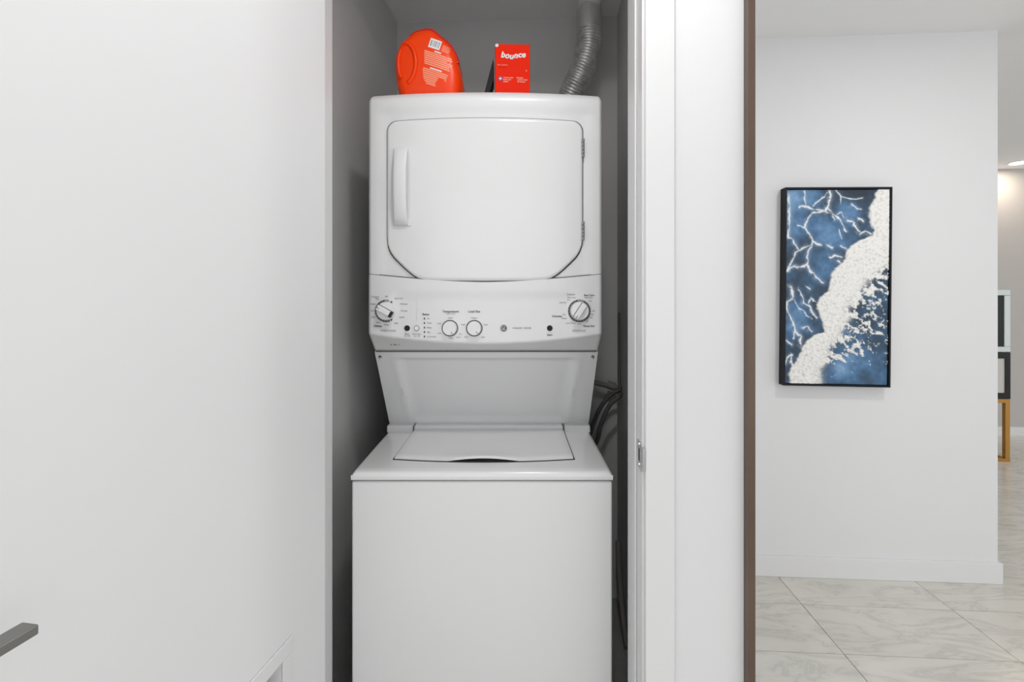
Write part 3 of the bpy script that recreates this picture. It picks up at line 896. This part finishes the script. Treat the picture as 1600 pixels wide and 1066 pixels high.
patch = np.clip((n_st*.8+n_hi*.45+fb(X, Y, 18, 2, 61.0)*.35+.20-.0011*np.clip(xw-rb, 0, 999)-.9*np.clip((Yz-1780)/260, 0, 1))*5, 0, 1)*right*(Xz > lb)
foam = np.clip(core+patch, 0, 1)
veins = [([(260,80),(262,160),(265,225)],7), ([(210,245),(240,230),(300,245),(380,265),(470,285),(560,320),(630,370),(650,430),(690,490)],6),
 ([(520,80),(530,130),(505,200),(500,250),(470,285)],10), ([(470,285),(330,310),(285,380),(275,460),(310,520),(345,590),(340,620),(270,650),(200,690)],7),
 ([(190,425),(270,460)],5), ([(345,595),(430,630)],7), ([(100,540),(150,580),(200,680),(150,740),(110,840),(85,895)],7),
 ([(85,895),(150,840),(220,855),(290,830),(300,700),(345,600)],8), ([(290,830),(320,890),(390,960),(450,1010)],8), ([(500,250),(570,370)],6),
 ([(700,380),(760,400),(790,460),(820,495)],8), ([(810,360),(860,385)],6), ([(830,520),(880,490),(940,520)],7), ([(590,80),(640,130),(630,210)],4),
 ([(520,760),(570,735),(640,755)],7), ([(500,635),(545,655)],8), ([(740,220),(830,270)],5), ([(500,100),(400,190),(350,230)],4), ([(610,470),(640,560)],4),
 ([(600,320),(640,300),(660,350)],5), ([(600,790),(625,800)],7), ([(640,640),(690,660)],6), ([(95,120),(110,300),(95,420),(100,540)],10),
 ([(115,1054),(140,1114),(135,1174),(80,1204),(85,1324),(140,1414),(160,1484),(220,1564),(215,1654)],9),
 ([(200,1084),(240,1144),(250,1224),(310,1244),(340,1314),(390,1374)],6), ([(270,1054),(320,1079)],6), ([(310,1214),(330,1164),(370,1204)],4),
 ([(250,1474),(290,1459),(340,1509)],7), ([(70,1604),(130,1644)],6), ([(70,1834),(85,1784),(130,1744),(125,1824),(140,1854)],6), ([(165,1524),(150,1574)],6),
 ([(150,1184),(210,1274),(330,1384)],3), ([(640,150),(740,160),(860,150)],3)]
Xv = Xz+n_hi*13+n_lo*8; Yv = Yz+fb(X, Y, 50, 2, 31.0)*13
vein = np.zeros(X.shape)
for pts_, wd_ in veins:
    for (xa, ya), (xb, yb_) in zip(pts_, pts_[1:]):
        dx, dy = xb-xa, yb_-ya; t = np.clip(((Xv-xa)*dx+(Yv-ya)*dy)/(dx*dx+dy*dy), 0, 1)
        dd_ = np.hypot(Xv-xa-t*dx, Yv-ya-t*dy)
        vein = np.maximum(vein, 1.15*np.exp(-(dd_/(wd_*.85))**2)+.22*np.exp(-(dd_/(wd_*3.0))**2))
vein = np.clip(vein*(.95+.75*n_hi+.35*n_st), 0, 1)
tone = .24+.18*n_lo+.10*n_hi
for bx, by, br, am in ((450,470,170,.36), (130,140,170,.55), (470,860,140,.32), (740,300,130,.38), (190,1334,130,.45), (640,1880,150,.45), (740,1650,150,.26), (150,420,120,.35), (330,160,120,.22), (110,1500,120,.25), (950,1850,200,.22), (980,1150,140,.18), (600,560,110,.28)):
    tone += am*np.exp(-(np.hypot(Xz-bx, Yz-by)/br)**2)
tone -= .22*np.exp(-(((Xz-780)/230)**2+((Yz-110)/100)**2))
tone = np.clip(tone, 0, 1)
relief = foam*(.0042+.0020*fb(X, Y, 26, 2, 51.0))
iw, ih = AW-2*fw-.006, AH-2*fw-.006
bm_v = [(-iw/2+iw*U[i, j], -AD+.008-max(0, relief[i, j]), ih/2-ih*V[i, j]) for i in range(nu) for j in range(nv)]
bm_f = [(i*nv+j, i*nv+j+1, (i+1)*nv+j+1, (i+1)*nv+j) for i in range(nu-1) for j in range(nv-1)]
back0 = len(bm_v)
bm_v += [(-iw/2, -.012, ih/2), (iw/2, -.012, ih/2), (iw/2, -.012, -ih/2), (-iw/2, -.012, -ih/2)]
bm_f += [tuple([i*nv for i in range(nu)]+[back0+1, back0]), tuple([i*nv+nv-1 for i in range(nu-1, -1, -1)]+[back0+3, back0+2]),
         tuple([j for j in range(nv-1, -1, -1)]+[back0, back0+3]), tuple([(nu-1)*nv+j for j in range(nv)]+[back0+2, back0+1])]
me = bpy.data.meshes.new('canvas'); me.from_pydata(bm_v, [], bm_f)
for nm, arr in (('tone', tone), ('vein', vein), ('foam', foam)):
    at_ = me.attributes.new(nm, 'FLOAT', 'POINT')
    at_.data.foreach_set('value', np.concatenate([arr.reshape(-1), np.zeros(4)]).astype(np.float32))
link_mesh('canvas', me, 'sea_paint', pt, smooth=60)

# ------------------------------------------------------------------ far room
cb = thing('display_cabinet', 'tall narrow cabinet on square gold legs by the far wall', 'cabinet', (3.468, 4.10, 0))
bx0, bx1, by0, by1 = -.27, .27, -.03, .30
z0, z1, z2 = .50, .875, 1.375
for sx in (bx0, bx1-.035):
    for yy in (by0, by1-.03):
        obj('leg', B(sx, sx+.035, yy, yy+.03, .025, z0-.03), 'gold', cb, bevel=.001, seg=1)
bm = bmesh.new(); box(bm, bx0, bx1, by0, by0+.03, z0-.03, z0); box(bm, bx0, bx1, by1-.03, by1, z0-.03, z0)
box(bm, bx0, bx0+.03, by0+.03, by1-.03, z0-.03, z0); box(bm, bx1-.03, bx1, by0+.03, by1-.03, z0-.03, z0); obj('top_rail', bm, 'gold', cb)
bm = bmesh.new(); box(bm, bx0, bx1, by0, by0+.03, 0, .025); box(bm, bx0, bx1, by1-.03, by1, 0, .025)
box(bm, bx0, bx0+.03, by0+.03, by1-.03, 0, .025); box(bm, bx1-.03, bx1, by0+.03, by1-.03, 0, .025); obj('foot_rail', bm, 'gold', cb)
obj('carcass', B(bx0, bx1, by0+.012, by1, z0+.001, z2), 'silver', cb, bevel=.002)
lo = bmesh.new(); fwid = .04
box(lo, bx0, bx1, by0-.003, by0+.011, z0+.002, z0+.05); box(lo, bx0, bx1, by0-.003, by0+.011, z1-.05, z1)
box(lo, bx0, bx0+fwid, by0-.003, by0+.011, z0+.05, z1-.05); box(lo, bx1-fwid, bx1, by0-.003, by0+.011, z0+.05, z1-.05)
d1 = obj('lower_frame', lo, 'black_gloss', cb)
obj('pale_panel', B(bx0+fwid, bx1-fwid, by0+.003, by0+.011, z0+.05, z1-.0), 'panel_pale', d1)
hi = bmesh.new(); fwid = .045
box(hi, bx0, bx1, by0-.003, by0+.011, z1+.002, z1+.045); box(hi, bx0, bx1, by0-.003, by0+.011, z2-.045, z2)
box(hi, bx0, bx0+fwid, by0-.003, by0+.011, z1+.045, z2-.045); box(hi, bx1-fwid, bx1, by0-.003, by0+.011, z1+.045, z2-.045)
d2 = obj('upper_frame', hi, 'silver', cb, bevel=.003)
obj('dark_panel', B(bx0+fwid, bx1-fwid, by0+.003, by0+.011, z1+.045, z2-.045), 'dark_glass', d2)
# recessed ceiling light
lp = W(4.60, 4.36, CEIL)
rl = thing('recessed_light', 'round warm recessed downlight in the far ceiling', 'ceiling light', lp)
p = tube(bmesh.new(), [(0, 0, -.006), (0, 0, .001)], .075, 32); obj('trim_ring', p, 'trim_white', rl, smooth=40)
p = tube(bmesh.new(), [(0, 0, -.009), (0, 0, -.005)], .060, 32); obj('glowing_lens', p, 'lamp_glow', rl, smooth=40)
area('recessed_lamp', (lp.x, lp.y, CEIL-.015), .12, 3, (1, .86, .70))
